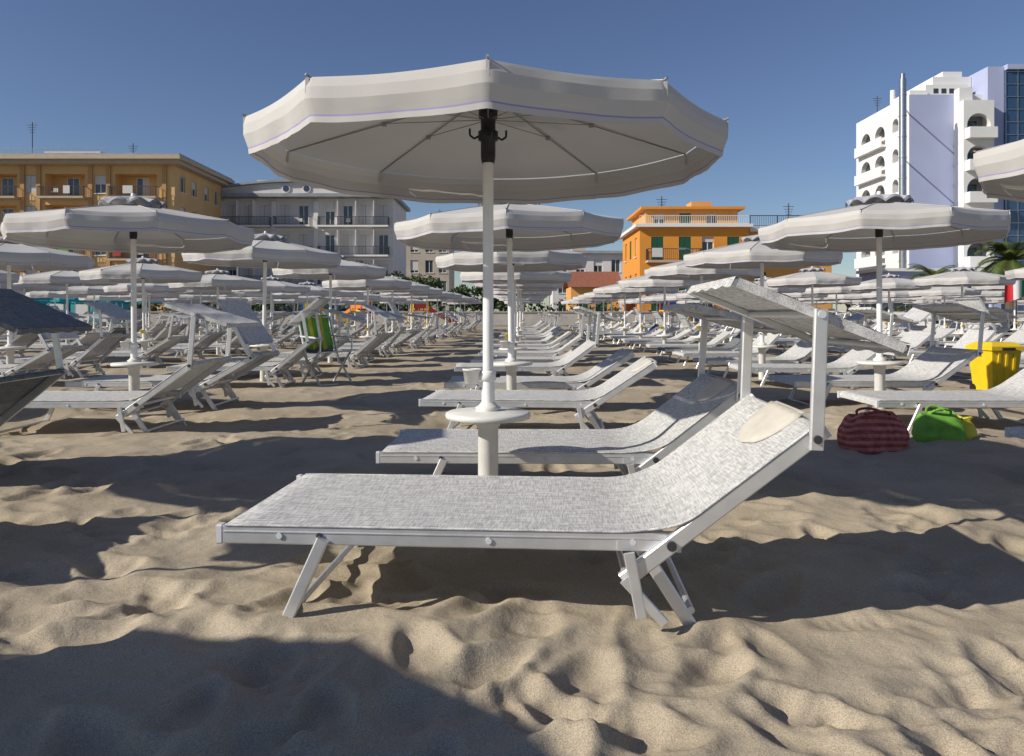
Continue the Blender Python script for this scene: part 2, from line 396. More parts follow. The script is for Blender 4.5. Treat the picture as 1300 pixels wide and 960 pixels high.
me=bpy.data.meshes.new('sand_ground'); me.vertices.add(len(vs)); me.vertices.foreach_set('co',vs.ravel())
me.loops.add(q.size); me.loops.foreach_set('vertex_index',q.ravel()); me.polygons.add(len(q))
me.polygons.foreach_set('loop_start',np.arange(0,q.size,4)); me.polygons.foreach_set('loop_total',np.full(len(q),4))
me.update(calc_edges=True); me.polygons.foreach_set('use_smooth',np.ones(len(q),bool))
g=bpy.data.objects.new('sand_ground',me); col.objects.link(g)
m=bpy.data.materials.new('sand'); m.use_nodes=True; n=m.node_tree.nodes; l=m.node_tree.links; b=n['Principled BSDF']
b.inputs['Roughness'].default_value=.95; b.inputs['Specular IOR Level'].default_value=.1
tc=n.new('ShaderNodeTexCoord')
def nz(sc,det=6):
    t=n.new('ShaderNodeTexNoise'); t.inputs['Scale'].default_value=sc; t.inputs['Detail'].default_value=det; t.inputs['Roughness'].default_value=.6; l.new(tc.outputs['Object'],t.inputs['Vector']); return t
a1=nz(1.2); r1=n.new('ShaderNodeValToRGB'); r1.color_ramp.elements[0].position=.3; r1.color_ramp.elements[1].position=.7
r1.color_ramp.elements[0].color=(.395,.335,.250,1); r1.color_ramp.elements[1].color=(.520,.450,.345,1); l.new(a1.outputs['Fac'],r1.inputs['Fac'])
a2=nz(320,3); r2=n.new('ShaderNodeValToRGB'); r2.color_ramp.elements[0].position=.36; r2.color_ramp.elements[1].position=.6
r2.color_ramp.elements[0].color=(.62,.60,.58,1); r2.color_ramp.elements[1].color=(1.05,1.05,1.05,1); l.new(a2.outputs['Fac'],r2.inputs['Fac'])
mx=n.new('ShaderNodeMixRGB'); mx.blend_type='MULTIPLY'; mx.inputs['Fac'].default_value=1; l.new(r1.outputs[0],mx.inputs[1]); l.new(r2.outputs[0],mx.inputs[2]); l.new(mx.outputs[0],b.inputs['Base Color'])
a3=nz(22,8); bp=n.new('ShaderNodeBump'); bp.inputs['Strength'].default_value=.32; bp.inputs['Distance'].default_value=.02; l.new(a3.outputs['Fac'],bp.inputs['Height'])
a4=nz(240,3); bp2=n.new('ShaderNodeBump'); bp2.inputs['Strength'].default_value=.35; bp2.inputs['Distance'].default_value=.004; l.new(a4.outputs['Fac'],bp2.inputs['Height']); l.new(bp.outputs[0],bp2.inputs['Normal']); l.new(bp2.outputs[0],b.inputs['Normal'])
me.materials.append(m)

# ------------------------------------------------------------ buildings
mat('wall_tan',(.68,.44,.20),.85,noise=.08,nscale=.6,bump=.1,bscale=4)
mat('wall_tan_dark',(.50,.29,.13),.85,noise=.08,nscale=.6)
mat('cornice',(.48,.40,.30),.8,noise=.1,nscale=2)
mat('wall_white',(.68,.64,.62),.85,noise=.07,nscale=.5)
mat('wall_bright',(.76,.75,.73),.8,noise=.05,nscale=.5)
mat('wall_lav',(.40,.44,.63),.8,noise=.05,nscale=.4)
mat('wall_orange',(.68,.28,.045),.85,noise=.08,nscale=.5)
mat('wall_orange2',(.70,.36,.11),.85,noise=.08,nscale=.5)
mat('wall_beige',(.48,.42,.34),.85,noise=.1,nscale=.5)
mat('roof_grey',(.30,.31,.33),.7,noise=.15,nscale=1)
mat('roof_tile',(.28,.11,.07),.8,noise=.3,nscale=6)
mat('glass',(.04,.055,.075),.08,spec=.8)
mat('glass_blue',(.03,.07,.14),.05,spec=1.)
mat('frame_white',(.7,.7,.68),.5)
mat('shutter_green',(.02,.10,.06),.6,noise=.2,nscale=20)
mat('shutter_white',(.62,.60,.58),.6,noise=.08,nscale=20)
mat('railing',(.05,.05,.055),.5)
mat('loggia_shade',(.26,.26,.29),.85,noise=.1,nscale=1)  # back wall of arched loggias, recess shade put into its grey
mat('shade_dark',(.10,.085,.07),.8,noise=.3,nscale=2)
mat('steel',(.45,.46,.47),.3,metal=.9,noise=.15,nscale=3)
class F:
    def __init__(s,B,o,U,t=.28): s.B=B; s.o=Vector((o[0],o[1],0)); s.U=Vector((U[0],U[1],0)); s.N=Vector((U[1],-U[0],0))
    def p(s,u,v,w=0): return s.o+s.U*u+s.N*w+Vector((0,0,v))
    def quad(s,u0,u1,v0,v1,w,m): s.B.add([s.p(u0,v0,w),s.p(u1,v0,w),s.p(u1,v1,w),s.p(u0,v1,w)],[(0,1,2,3)],m)
    def box(s,u0,u1,v0,v1,w0,w1,m):
        vs=[s.p(u,v,w) for v in(v0,v1) for w in(w0,w1) for u in(u0,u1)]
        s.B.add(vs,[(0,2,3,1),(4,5,7,6),(0,1,5,4),(2,6,7,3),(0,4,6,2),(1,3,7,5)],m)
    def rail(s,u0,u1,v,w,m='railing',h=1.0,step=.16):
        s.box(u0,u1,v+h-.05,v+h,w-.025,w+.025,m); s.box(u0,u1,v+.08,v+.11,w-.02,w+.02,m)
        k=max(2,int((u1-u0)/step))
        for i in range(k+1):
            u=u0+(u1-u0)*i/k; s.box(u-.013,u+.013,v+.0,v+h-.05,w-.013,w+.013,m)
    def balcony(s,u0,u1,v,depth=1.1,slab='wall_bright',m='railing',laundry=0):
        s.box(u0,u1,v-.2,v,0.003,depth,slab)
        s.rail(u0+.03,u1-.03,v,depth-.05,m)
        for uu in(u0+.03,u1-.03):
            s.box(uu-.02,uu+.02,v+.95,v+1.0,.0,depth-.05,m)
            for k in range(6): w=.1+k*(depth-.15)/6; s.box(uu-.013,uu+.013,v,v+.95,w-.013,w+.013,m)
        if random.random()<laundry:
            a=random.uniform(u0+.3,u1-1.6); w=random.uniform(.6,1.3); s.box(a,a+w,v+.25,v+1.03,depth+.005,depth+.03,random.choice(['towel_red','shutter_white','wall_lav','shutter_white','towel_green']))
        if laundry and random.random()<.6:
            a=random.uniform(u0+.5,u1-1.0); s.box(a,a+.5,v+.40,v+.44,depth*.4,depth*.4+.45,'frame_white'); s.box(a,a+.5,v+.44,v+.85,depth*.4,depth*.4+.04,'frame_white')
    def wall(s,W,z0,z1,ops,m):
        us=sorted({0,W}|{o[0] for o in ops}|{o[1] for o in ops}); vv=sorted({z0,z1}|{o[2] for o in ops}|{o[3] for o in ops})
        for a,b in zip(us,us[1:]):
            for c,d in zip(vv,vv[1:]):
                x=(a+b)/2;z=(c+d)/2
                if b-a<1e-6 or d-c<1e-6: continue
                if any(o[0]<x<o[1] and o[2]<z<o[3] for o in ops): continue
                s.quad(a,b,c,d,0,m)
        for o in ops: s.opening(o,m)
    def opening(s,o,m):
        u0,u1,v0,v1,k=o; t={'win':.22,'door':.22,'green':.1,'greend':.1,'shut':.12,'loggia':1.5,'arch':1.3,'archwin':.25,'dark':1.0,'glazed':.1}[k]
        B=s.B
        for a,b,c,d in((u0,v0,u0,v1),(u1,v1,u1,v0),(u0,v1,u1,v1),(u1,v0,u0,v0)):
            B.add([s.p(a,b,0),s.p(a,b,-t),s.p(c,d,-t),s.p(c,d,0)],[(0,1,2,3)],m)
        if k in('win','door','archwin','glazed'):
            s.quad(u0,u1,v0,v1,-t,'glass_blue' if k in('archwin','glazed') else 'glass'); f=.07
            s.box(u0,u0+f,v0,v1,-t+.004,-t+.06,'frame_white'); s.box(u1-f,u1,v0,v1,-t+.004,-t+.06,'frame_white')
            s.box(u0+f,u1-f,v1-f,v1,-t+.004,-t+.06,'frame_white'); s.box(u0+f,u1-f,v0,v0+f,-t+.004,-t+.06,'frame_white')
            s.box((u0+u1)/2-.04,(u0+u1)/2+.04,v0+f,v1-f,-t+.006,-t+.055,'frame_white')
            if random.random()<.55 and k!='archwin':
                h=random.choice([.3,.5,.8])*(v1-v0); s.box(u0+f,u1-f,v1-h,v1-f,-t+.06,-t+.09,'shutter_white')
            if k=='win': s.box(u0-.08,u1+.08,v0-.08,v0,.0,.1,'frame_white')
        elif k in('green','greend','shut'):
            c='shutter_white' if k=='shut' else 'shutter_green'; s.quad(u0,u1,v0,v1,-t,'glass'); mid=(u0+u1)/2
            for a,b in((u0,mid-.02),(mid+.02,u1)):
                s.box(a,b,v0+.02,v1-.02,-t+.02,-t+.06,c)
                nn=int((v1-v0)/.14)
                for i in range(nn): z=v0+.08+i*(v1-v0-.16)/nn; s.box(a+.06,b-.06,z,z+.05,-t+.06,-t+.075,c)
        elif k=='loggia':
            s.quad(u0,u1,v0,v1,-t,'wall_tan' if m.startswith('wall_tan') else m)
            W=u1-u0; nd=max(1,int(W/2.4))
            for i in range(nd):
                c=u0+W*(i+.5)/nd; s.box(c-.65,c+.65,v0,v0+2.2,-t+.003,-t+.04,'frame_white'); s.box(c-.57,c-.03,v0+.08,v0+2.12,-t+.04,-t+.05,'glass'); s.box(c+.03,c+.57,v0+.08,v0+2.12,-t+.04,-t+.05,random.choice(['glass','shutter_white']))
        elif k=='dark':
            s.quad(u0,u1,v0,v1,-t,'shade_dark')
        if k in('arch','archwin'):
            if k=='arch':
                s.quad(u0,u1,v0,v1,-t,'loggia_shade'); c=(u0+u1)/2; s.box(c-.55*min(1,(u1-u0)/2),c+.55*min(1,(u1-u0)/2),v0,v0+(v1-v0)*.8,-t+.003,-t+.05,'glass')
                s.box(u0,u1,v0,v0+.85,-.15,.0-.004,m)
            r=(u1-u0)/2; ry=min(r,.55*(v1-v0)) ; c=(u0+u1)/2; n=8
            for sg in(-1,1):
                arc=[s.p(c+sg*r*math.cos(q*math.pi/2/n),v1-ry+ry*math.sin(q*math.pi/2/n),-.002) for q in range(n+1)]
                B.add([s.p(c+sg*r,v1,-.002)]+arc,[(0,i+1,i+2) for i in range(n)],m)
                arc2=[a-s.N*min(t,.5) for a in arc]
                B.add(arc+arc2,[(i,i+1,n+2+i,n+1+i) for i in range(n)],m)
def shell(B,x0,x1,y0,y1,z0,z1,m,sides='NEWT'):
    if 'N' in sides: B.add([(x0,y1,z0),(x1,y1,z0),(x1,y1,z1),(x0,y1,z1)],[(3,2,1,0)],m)
    if 'E' in sides: B.add([(x1,y0,z0),(x1,y1,z0),(x1,y1,z1),(x1,y0,z1)],[(0,1,2,3)],m)
    if 'W' in sides: B.add([(x0,y0,z0),(x0,y1,z0),(x0,y1,z1),(x0,y0,z1)],[(3,2,1,0)],m)
    if 'T' in sides: B.add([(x0,y0,z1),(x1,y0,z1),(x1,y1,z1),(x0,y1,z1)],[(0,1,2,3)],m)
def antenna(B,x,y,z,h=3):
    B.tube((x,y,z),(x,y,z+h),.05,'railing',6)
    for k in range(4):
        zz=z+h-.3-k*.25; B.tube((x-.5+.08*k,y,zz),(x+.5-.08*k,y,zz),.025,'railing',5)

# --- tan hotel (left)
B=MB(); x0,x1,y0,y1=-56,-33.8,75,87; top=15.9
f=F(B,(x0,y0),(1,0)); ops=[]
for fl in range(5):
    z=.15+3.1*fl+.15
    for a,b in((2.6,6.4),(9.2,13.2),(16.2,20.4)): ops.append((a,b,z,z+2.35,'loggia'))
    ops.append((.6,1.9,z+.5,z+2.2,'win')); ops.append((7.1,8.4,z+.4,z+2.2,'shut'))
    ops.append((14.1,15.3,z+.4,z+2.2,'win'))
f.wall(x1-x0,0,top,ops,'wall_tan')
for fl in range(5):
    z=.15+3.1*fl+.15
    for a,b in((2.3,6.7),(8.9,13.5),(15.9,20.7)):
        f.balcony(a,b,z,.9,'cornice',laundry=.6)
for a in (2.0,7.0,8.6,13.8,15.6,21.2): f.box(a-.2,a+.2,0,top,.004,.18,'wall_tan_dark')
g_=F(B,(x1,y0),(0,1)); ops=[]
for fl in range(5):
    z=.45+3.1*fl
    for a in(1.2,4.0,7.2,10.0): ops.append((a,a+1.2,z+.6,z+2.2,'win'))
g_.wall(y1-y0,0,top,ops,'wall_tan'); shell(B,x0,x1,y0,y1,0,top,'wall_tan','NWT')
B.bx(x0-1,x1+.8,y0-1.1,y1+.6,top+.01,top+.35,'cornice'); B.bx(x0-1.5,x1+1.2,y0-1.6,y1+1,top+.35,top+.75,'cornice'); B.bx(x0-1.2,x1+1.0,y0-1.3,y1+.8,top+.75,top+.95,'roof_grey')
B.bx(x0+2,-42,y0+4,y1-2,top+.95,top+1.9,'wall_beige')
B.bx(-50,-44,y0+5,y1-3,top+1.9,top+2.5,'wall_white')
fr2=F(B,(x0,y0+1),(1,0)); fr2.rail(1,15,top+.95,0,'steel')
antenna(B,-50,y0+3,top+1.9,3.2); antenna(B,-39.5,y0+3,top+.9,2.0)
B.parts('tan_hotel')
# --- white hotel
B=MB(); x0,x1,y0,y1=-36.6,-14.0,88,99; top=14.6; f=F(B,(x0,y0),(1,0)); ops=[]
for fl in range(4):
    z=1.0+3.45*fl
    for a in (1.2,3.1,5.0,6.9,9.3,11.5,14.6,16.7,18.8,20.9):
        ops.append((a,a+1.15,z,z+2.45,'shut' if random.random()<.65 else 'door'))
f.wall(x1-x0,0,top,ops,'wall_white')
for fl in range(4):
    z=1.0+3.45*fl
    f.balcony(.8,8.4,z,1.2,'wall_bright',laundry=.3); f.balcony(8.9,13.2,z,1.5,'wall_bright',laundry=.3); f.balcony(14.0,22.2,z,1.2,'wall_bright',laundry=.5)
    for a in(8.65,13.6): f.box(a-.25,a+.25,z-.5,z+2.9,.004,.3,'wall_bright')
    f.box(0,x1-x0,z-.55,z-.25,.004,.12,'wall_bright')
    for a in(2.7,4.6,6.5,16.3,18.4,20.5): f.box(a-.04,a+.04,z,z+2.9,.004,1.1,'wall_bright')
shell(B,x0,x1,y0,y1,0,top,'wall_white','NEWT')
B.bx(x0-.7,x1+.5,y0-1.4,y1+.5,top+.01,top+.4,'roof_grey')
n=24; w=x1-x0; vs=[]
for i in range(n+1):
    u_=i/n; zz=top+.4+1.9*math.sin(math.pi*(.12+.76*u_))-.5
    vs+=[(x0+.2+u_*(w-.4),y0-.5,top+.4),(x0+.2+u_*(w-.4),y0-.5,zz),(x0+.2+u_*(w-.4),y1,zz)]
B.add(vs,[(3*i,3*i+3,3*i+4,3*i+1) for i in range(n)],'wall_white'); B.add(vs,[(3*i+1,3*i+4,3*i+5,3*i+2) for i in range(n)],'roof_grey')
vs=[]
for i in range(n+1):
    u_=i/n; zz=top+.4+1.9*math.sin(math.pi*(.12+.76*u_))-.45; x=x0-.1+u_*(w+.2)
    vs+=[(x,y0-.95,zz-.02),(x,y0-.95,zz+.22),(x,y0-.3,zz+.22),(x,y0-.3,zz-.02)]
B.add(vs,[(4*i+k,4*i+4+k,4*i+4+(k+1)%4,4*i+(k+1)%4) for i in range(n) for k in range(4)],'roof_grey')
for cx in(-26.4,-24.0):
    B.tube((cx,y0-.5,top+1.05),(cx,y0-.62,top+1.05),.48,'frame_white',20); B.tube((cx,y0-.62,top+1.05),(cx,y0-.64,top+1.05),.36,'glass',20)
B.bx(-31,-28,y0+3,y0+6,top+1.5,top+2.7,'wall_white'); antenna(B,-16,y0+3,top+1,2.2)
B.parts('white_hotel')
# --- apartment blocks behind
B=MB(); f=F(B,(-16.0,112),(1,0)); ops=[(a,a+1.2,1+3.1*k,2.9+3.1*k,'win') for k in range(4) for a in(.8,3.0,5.0)]
f.wall(6.6,0,13.5,ops,'wall_beige'); shell(B,-16.0,-9.4,112,122,0,13.5,'wall_beige'); B.bx(-16.6,-8.8,111.3,122.5,13.51,14.0,'roof_tile'); antenna(B,-11,114,14)
B.parts('apartment_block',{})
B=MB(); f=F(B,(6.0,110),(1,0)); ops=[(a,a+1.3,1+3.1*k,2.9+3.1*k,'win') for k in range(3) for a in(.8,3.4,6.0,8.6)]
f.wall(11,0,9.9,ops,'wall_white'); shell(B,6,17,110,120,0,9.9,'wall_white'); B.bx(5.5,17.5,109.3,120.5,9.91,10.3,'roof_grey'); B.bx(9,11,112,115,10.3,11.6,'wall_beige')
B.parts('apartment_block')
B=MB(); f=F(B,(5.2,66),(1,0)); ops=[(a,a+1.0,1.0,2.6,'greend') for a in(.5,2.2)]
f.wall(4.3,0,3.4,ops,'wall_orange2'); shell(B,5.2,9.5,66,72,0,3.4,'wall_orange2')
B.add([(4.9,65.5,3.35),(9.8,65.5,3.35),(9.8,69,4.9),(4.9,69,4.9),(4.9,72.5,3.35),(9.8,72.5,3.35)],[(0,1,2,3),(3,2,5,4)],'roof_tile')
B.parts('tile_roof_house')
# --- orange building
B=MB(); x0,x1,y0,y1=11.1,20.6,65,75; top=8.5; f=F(B,(x0,y0),(1,0)); ops=[]
for z in(.2,2.5,5.6):
    for a,k in((1.0,'greend'),(3.4,'greend'),(5.4,'win'),(7.6,'greend')):
        ops.append((a,a+1.05,z+(.6 if k=='win' else 0),z+2.1,k))
f.wall(x1-x0,0,top,ops,'wall_orange')
f.balcony(.5,5.2,5.6,1.1,'cornice',laundry=.8); f.balcony(7.0,9.2,5.6,1.1,'cornice'); f.balcony(.5,5.2,2.5,1.1,'cornice')
s_=F(B,(x0,y1),(0,-1)); ops=[(a,a+1.0,z,z+1.7,k) for a,k in((1.6,'win'),(4.4,'greend'),(7.4,'win')) for z in(2.9,6.1)]
s_.wall(10,0,top,ops,'wall_orange'); shell(B,x0,x1,y0,y1,0,top,'wall_orange','NET')
B.bx(x0-.45,x1+.2,y0-.5,y1+.3,top+.01,top+.28,'wall_bright')
f2=F(B,(x0+.8,y0+1.6),(1,0)); f2.wall(8.2,top+.28,top+1.75,[(.7,1.7,8.95,9.9,'win'),(3.0,4.0,8.85,9.95,'greend'),(5.4,6.4,8.95,9.9,'win')],'wall_orange2')
shell(B,x0+.8,x0+9.0,y0+1.6,y1-1,top+.28,top+1.75,'wall_orange2'); B.bx(x0+.3,x0+9.5,y0+1.0,y1-.5,top+1.76,top+1.98,'wall_orange'); B.bx(x0+5.2,x0+7.0,y0+3,y0+5,top+1.98,top+2.7,'wall_orange2')
f.rail(0,9.5,top+.28,-.1,'frame_white',h=.8)
f3=F(B,(20.6,66.0),(1,0)); ops=[(a,a+1.0,z,z+(2.1 if k=='greend' else 1.4),k) for a,k in((.8,'greend'),(3.0,'win'),(5.2,'greend')) for z in(2.6,5.7)]
f3.wall(7.6,0,8.2,ops,'wall_orange2'); shell(B,20.6,28.2,66,75,0,8.2,'wall_orange2','NET'); B.bx(20.82,28.6,65.5,75.3,8.21,8.65,'wall_bright')
f3.rail(.3,7.9,8.65,.35,'railing'); f3.box(.3,7.9,9.6,9.66,.3,.36,'railing')
for a in(.3,2.7,5.3,7.9): f3.box(a-.04,a+.04,8.65,9.66,.3,.36,'railing')
f3.balcony(.4,4.2,5.6,1.0,'cornice')
antenna(B,25.5,69,8.6,2.6); antenna(B,14,70,10.4,1.6); B.parts('orange_house')
# --- white and lavender hotel tower (right)
B=MB(); y0,y1=75,86.5; top=23.0
s_=F(B,(39.8,y1),(0,-1)); ops=[]
for k in range(6):
    z=3.3+3.15*k
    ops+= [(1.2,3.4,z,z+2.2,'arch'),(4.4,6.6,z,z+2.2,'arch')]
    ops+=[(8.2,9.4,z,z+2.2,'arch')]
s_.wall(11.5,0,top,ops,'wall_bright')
for k in range(6):
    z=3.3+3.15*k
    s_.box(.8,6.9,z-.25,z,.004,.6,'wall_bright'); s_.box(.8,6.9,z,z+.85,.48,.6,'wall_bright')
f=F(B,(39.8,y0),(1,0)); f.wall(4.5,0,top,[],'wall_lav')
f=F(B,(44.3,y0-1.6),(1,0)); ops=[]
for k in range(6): z=2.6+3.15*k; ops.append((.35,2.65,z,z+2.35,'arch'))
f.wall(3.0,0,top-1.0,ops,'wall_bright'); shell(B,44.3,47.3,y0-1.6,y0,0,top-1.0,'wall_bright','EWT')
for k in range(6): z=2.6+3.15*k; f.box(.15,2.85,z-.2,z,.004,.8,'wall_bright'); f.box(.15,2.85,z,z+.85,.68,.8,'wall_bright'); f.box(.15,.27,z,z+.85,.004,.68,'wall_bright'); f.box(2.73,2.85,z,z+.85,.004,.68,'wall_bright')
f=F(B,(44.3,y0),(1,0)); f.wall(3.0,top-1,top,[],'wall_bright')
f=F(B,(47.3,y0-.6),(1,0)); f.wall(1.6,0,25.6,[],'wall_lav'); shell(B,47.3,48.9,y0-.6,y0+10,0,25.6,'wall_lav','EWT')
shell(B,39.8,47.3,y0,y1,0,top,'wall_bright','NT')
B.bx(42.0,46.4,y0+1,y0+7,top+.01,top+1.3,'wall_bright'); B.bx(43.3,47.25,y0+2,y0+8,top+1.31,top+2.4,'wall_bright'); B.bx(44.6,46.6,y0+2.5,y0+6,top+2.41,top+3.1,'wall_bright')
B.bx(40.2,42.0,y0+.6,y0+4,top+.01,top+.6,'wall_bright'); B.bx(44.3,45.6,y0-.9,y0,top-.99,top+.4,'wall_bright')
for a in(42.8,43.6,44.4): B.bx(a,a+.5,y0+.98,y0+.995,top+.4,top+.9,'glass')
f=F(B,(48.9,y0-.8),(1,0)); f.quad(0,10,0,25.2,0,'glass_blue')
for i in range(9): f.box(i*1.2,i*1.2+.07,0,25.2,.004,.08,'steel')
for k in range(21): f.box(0,10,k*1.25,k*1.25+.07,.004,.07,'steel')
shell(B,48.9,58.9,y0-.8,y0+10,0,25.2,'glass_blue','EWT'); B.bx(48.95,59,y0-1.1,y0+10,25.21,25.7,'wall_lav')
antenna(B,41,y0+9,top,2.5); B.tube((41.2,y0+6,top),(41.2,y0+6,top+2.2),.25,'wall_bright',10)
f=F(B,(34.0,y0-6),(1,0)); f.wall(24,0,4.9,[(1.2+3.3*i,3.6+3.3*i,1.2,4.0,'archwin') for i in range(7)],'wall_lav'); shell(B,34,58,y0-6,y0-1.7,0,4.9,'wall_lav','NEWT'); B.bx(33.7,58.3,y0-6.3,y0-1.71,4.91,5.2,'wall_bright')
B.parts('lavender_hotel_tower')
B=MB(); B.tube((37.6,72,0),(37.6,72,23.6),.33,'steel',18); 
for k in range(11): B.tube((37.6,72,2+2*k),(37.6,72,2.1+2*k),.37,'steel',18)
B.tube((37.6,72,23.6),(37.6,72,24.1),.22,'steel',14); B.beam((37.6,72,16),(39.9,75.1,16),.1,.1,'steel'); B.beam((37.6,72,21),(39.9,75.1,21),.1,.1,'steel'); B.bx(36.9,38.3,71.3,72.7,0,.4,'cornice')
B.obj('steel_chimney')

mat('paving',(.30,.28,.26),.85,noise=.15,nscale=1)
B=MB(); B.bx(-140,140,58,400,-.3,.12,'paving'); B.obj('promenade')
mat('sea_wall',(.45,.42,.38),.85,noise=.15,nscale=2)
B=MB(); B.bx(-120,120,58.3,58.6,.12,1.1,'sea_wall'); B.bx(-120,120,58.22,58.68,1.1,1.18,'sea_wall'); B.obj('promenade_wall')

# ------------------------------------------------------------ vegetation
mat('leaf_a',(.045,.075,.025),.7,noise=.4,nscale=3,transl=.2); mat('leaf_b',(.085,.12,.045),.7,noise=.4,nscale=3,transl=.2); mat('leaf_palm',(.10,.14,.035),.55,noise=.3,nscale=3,transl=.2)
mat('bark',(.12,.085,.06),.9,noise=.3,nscale=8,bump=.5,bscale=20)
def leafquads(B,c,rad,n,size,R):
    for _ in range(n):
        d=Vector((R.gauss(0,1),R.gauss(0,1),R.gauss(0,1))).normalized()*(R.random()**.45)
        p=Vector(c)+Vector((d.x*rad[0],d.y*rad[1],d.z*rad[2]))
        a=Vector((R.gauss(0,1),R.gauss(0,1),R.gauss(0,1))).normalized(); b=a.orthogonal().normalized(); s=size*R.uniform(.6,1.3)
        B.add([p-a*s,p+b*s*.5,p+a*s,p-b*s*.5],[(0,1,2,3)],'leaf_a' if R.random()<.55 else 'leaf_b')
def tree(x,y,h,r,seed):
    R=random.Random(seed); B=MB(); B.tube((x,y,0),(x+.2,y,h*.45),.22,'bark',8,.15)
    for k in range(9):
        a=R.uniform(0,6.28); e=Vector((x+math.cos(a)*r*R.uniform(.3,.85),y+math.sin(a)*r*.7,h*R.uniform(.5,.9)))
        B.tube((x+.2,y,h*.42),e,.10,'bark',6,.03); leafquads(B,e,(r*.40,r*.40,h*.15),200,.17,R)
    leafquads(B,(x,y,h*.78),(r*.6,r*.6,h*.2),260,.17,R)
    B.parts('tree',{'leaf_a':'crown_dark','leaf_b':'crown_light','bark':'trunk'})
for k,(x,y,h,r) in enumerate([(-7.4,64,4.4,1.9),(-10.2,66,4.7,2.1),(-4.4,67,3.6,1.7),(-13.2,70,5.8,2.2),(-2.0,70,3.4,1.6),(29.5,66,3.6,2),(-22,66,3.4,2)]): tree(x,y,h,r,k)
B=MB(); R2=random.Random(5)
for k in range(110):
    x=-75+150*k/110; 
    if 9<x<29 or 33<x<60: continue
    leafquads(B,(x,61+R2.uniform(-.3,.3),1.2+R2.uniform(-.2,.5)),(1.1,.6,.95),70,.2,R2)
B.obj('hedge')
def palm(x,y,h,seed,fr_l=1.9):
    R=random.Random(seed); B=MB()
    for k in range(12): B.tube((x,y,h*k/12),(x,y,h*(k+1)/12+.02),.17+.04*(1-k/12),'bark',10,.20)
    for k in range(34):
        a=R.uniform(0,6.28); e=R.uniform(-.3,1.25); L=fr_l*R.uniform(.8,1.1); prev=Vector((x,y,h)); d=Vector((math.cos(a),math.sin(a),0)); 
        for s in range(9):
            el=e-s*.17; st=L/9; nx=prev+(d*math.cos(el)+Vector((0,0,math.sin(el))))*st
            B.tube(prev,nx,.018*(1-s/11),'leaf_palm',5)
            if s>0:
                side=d.cross(Vector((0,0,1)))
                for q in range(4):
                    pm=prev.lerp(nx,q/4)
                    for sg in(-1,1):
                        l_=.42*math.sin(math.pi*(s+1)/10.5)+.08; tip=pm+side*sg*l_*.8+(nx-prev).normalized()*l_*.6-Vector((0,0,l_*.25)); w=(nx-prev).normalized()*.025
                        B.add([pm-w,pm+w,tip],[(0,1,2)],'leaf_palm')
            prev=nx
    B.parts('palm_tree',{'leaf_palm':'fronds','bark':'trunk'})
palm(19.8,29.7,3.0,1,1.8); palm(31,55,3.6,2,2.2)

# ------------------------------------------------------------ props
B=MB(); 
def taper(B,cx,cy,z0,z1,w0,d0,w1,d1,m):
    B.add([(cx-w0,cy-d0,z0),(cx+w0,cy-d0,z0),(cx+w0,cy+d0,z0),(cx-w0,cy+d0,z0),(cx-w1,cy-d1,z1),(cx+w1,cy-d1,z1),(cx+w1,cy+d1,z1),(cx-w1,cy+d1,z1)],[(3,2,1,0),(4,5,6,7),(0,1,5,4),(1,2,6,5),(2,3,7,6),(3,0,4,7)],m)
taper(B,0,0,-.03,.48,.15,.15,.195,.19,'yellow_cup'); B.box((0,0,.505),(.43,.42,.045),'yellow_cup'); taper(B,0,0,.528,.575,.21,.205,.15,.14,'yellow_cup')
for sx in(-.10,0,.10): B.box((sx,-.178,.27),(.03,.02,.36),'yellow_cup',Matrix.Rotation(math.radians(4.5),3,'X'))
B.box((0,-.215,.50),(.16,.03,.03),'black_plastic'); B.tube((-.17,.15,.02),(.17,.15,.02),.045,'black_plastic',12)
B.obj('waste_bin',(5.80,9.0,0),.15)
def bag(name,x,y,w,h,d,m,rz,stripe=None,handle=.05):
    B=MB(); nu,nv=28,12; R=random.Random(int(x*10)); vs=[]
    for j in range(nv+1):
        t=j/nv; sc=.86+.28*math.sin(math.pi*(t*.75+.1))-(.18*t*t)
        for i in range(nu):
            a=2*math.pi*i/nu; cx=abs(math.cos(a))**.5*math.copysign(1,math.cos(a)); sy=abs(math.sin(a))**.5*math.copysign(1,math.sin(a))
            vs.append((cx*w/2*sc*(1+.03*R.uniform(-1,1)),sy*d/2*sc*(1-.55*t)*(1+.08*R.uniform(-1,1)),-.03+(h+.03)*t*(1-.10*abs(math.cos(a*1.0+.4))*t+.05*math.sin(a*3)*t)))
    for j in range(nv): B.add(vs,[(j*nu+i,j*nu+(i+1)%nu,(j+1)*nu+(i+1)%nu,(j+1)*nu+i) for i in range(nu)],stripe if (stripe and j%2) else m,True)
    B.add(vs[-nu:],[tuple(range(nu))],m)
    for sy in(-1,1):
        pts=[Vector((w*.22*math.cos(q*math.pi/8),sy*(d*.16+.05*math.sin(q*math.pi/8)),h*.93+handle*math.sin(q*math.pi/8))) for q in range(9)]
        for p,q in zip(pts,pts[1:]): B.tube(p,q,.009,m,6)
    B.obj(name,(x,y,0),rz)
mat('bag_red',(.34,.08,.07),.85,noise=.5,nscale=30); mat('bag_red2',(.50,.18,.16),.85,noise=.3,nscale=30)
mat('bag_green',(.16,.40,.05),.7,noise=.3,nscale=12); mat('bag_yellow',(.58,.55,.05),.7,noise=.2,nscale=12)
bag('beach_bag',2.46,5.1,.42,.24,.24,'bag_red',.1,'bag_red2',.03); bag('beach_bag',3.02,5.3,.30,.22,.2,'bag_green',-.1,None,.04); bag('beach_bag',3.24,5.4,.20,.16,.16,'bag_yellow',.3,None,.02)
B=MB()
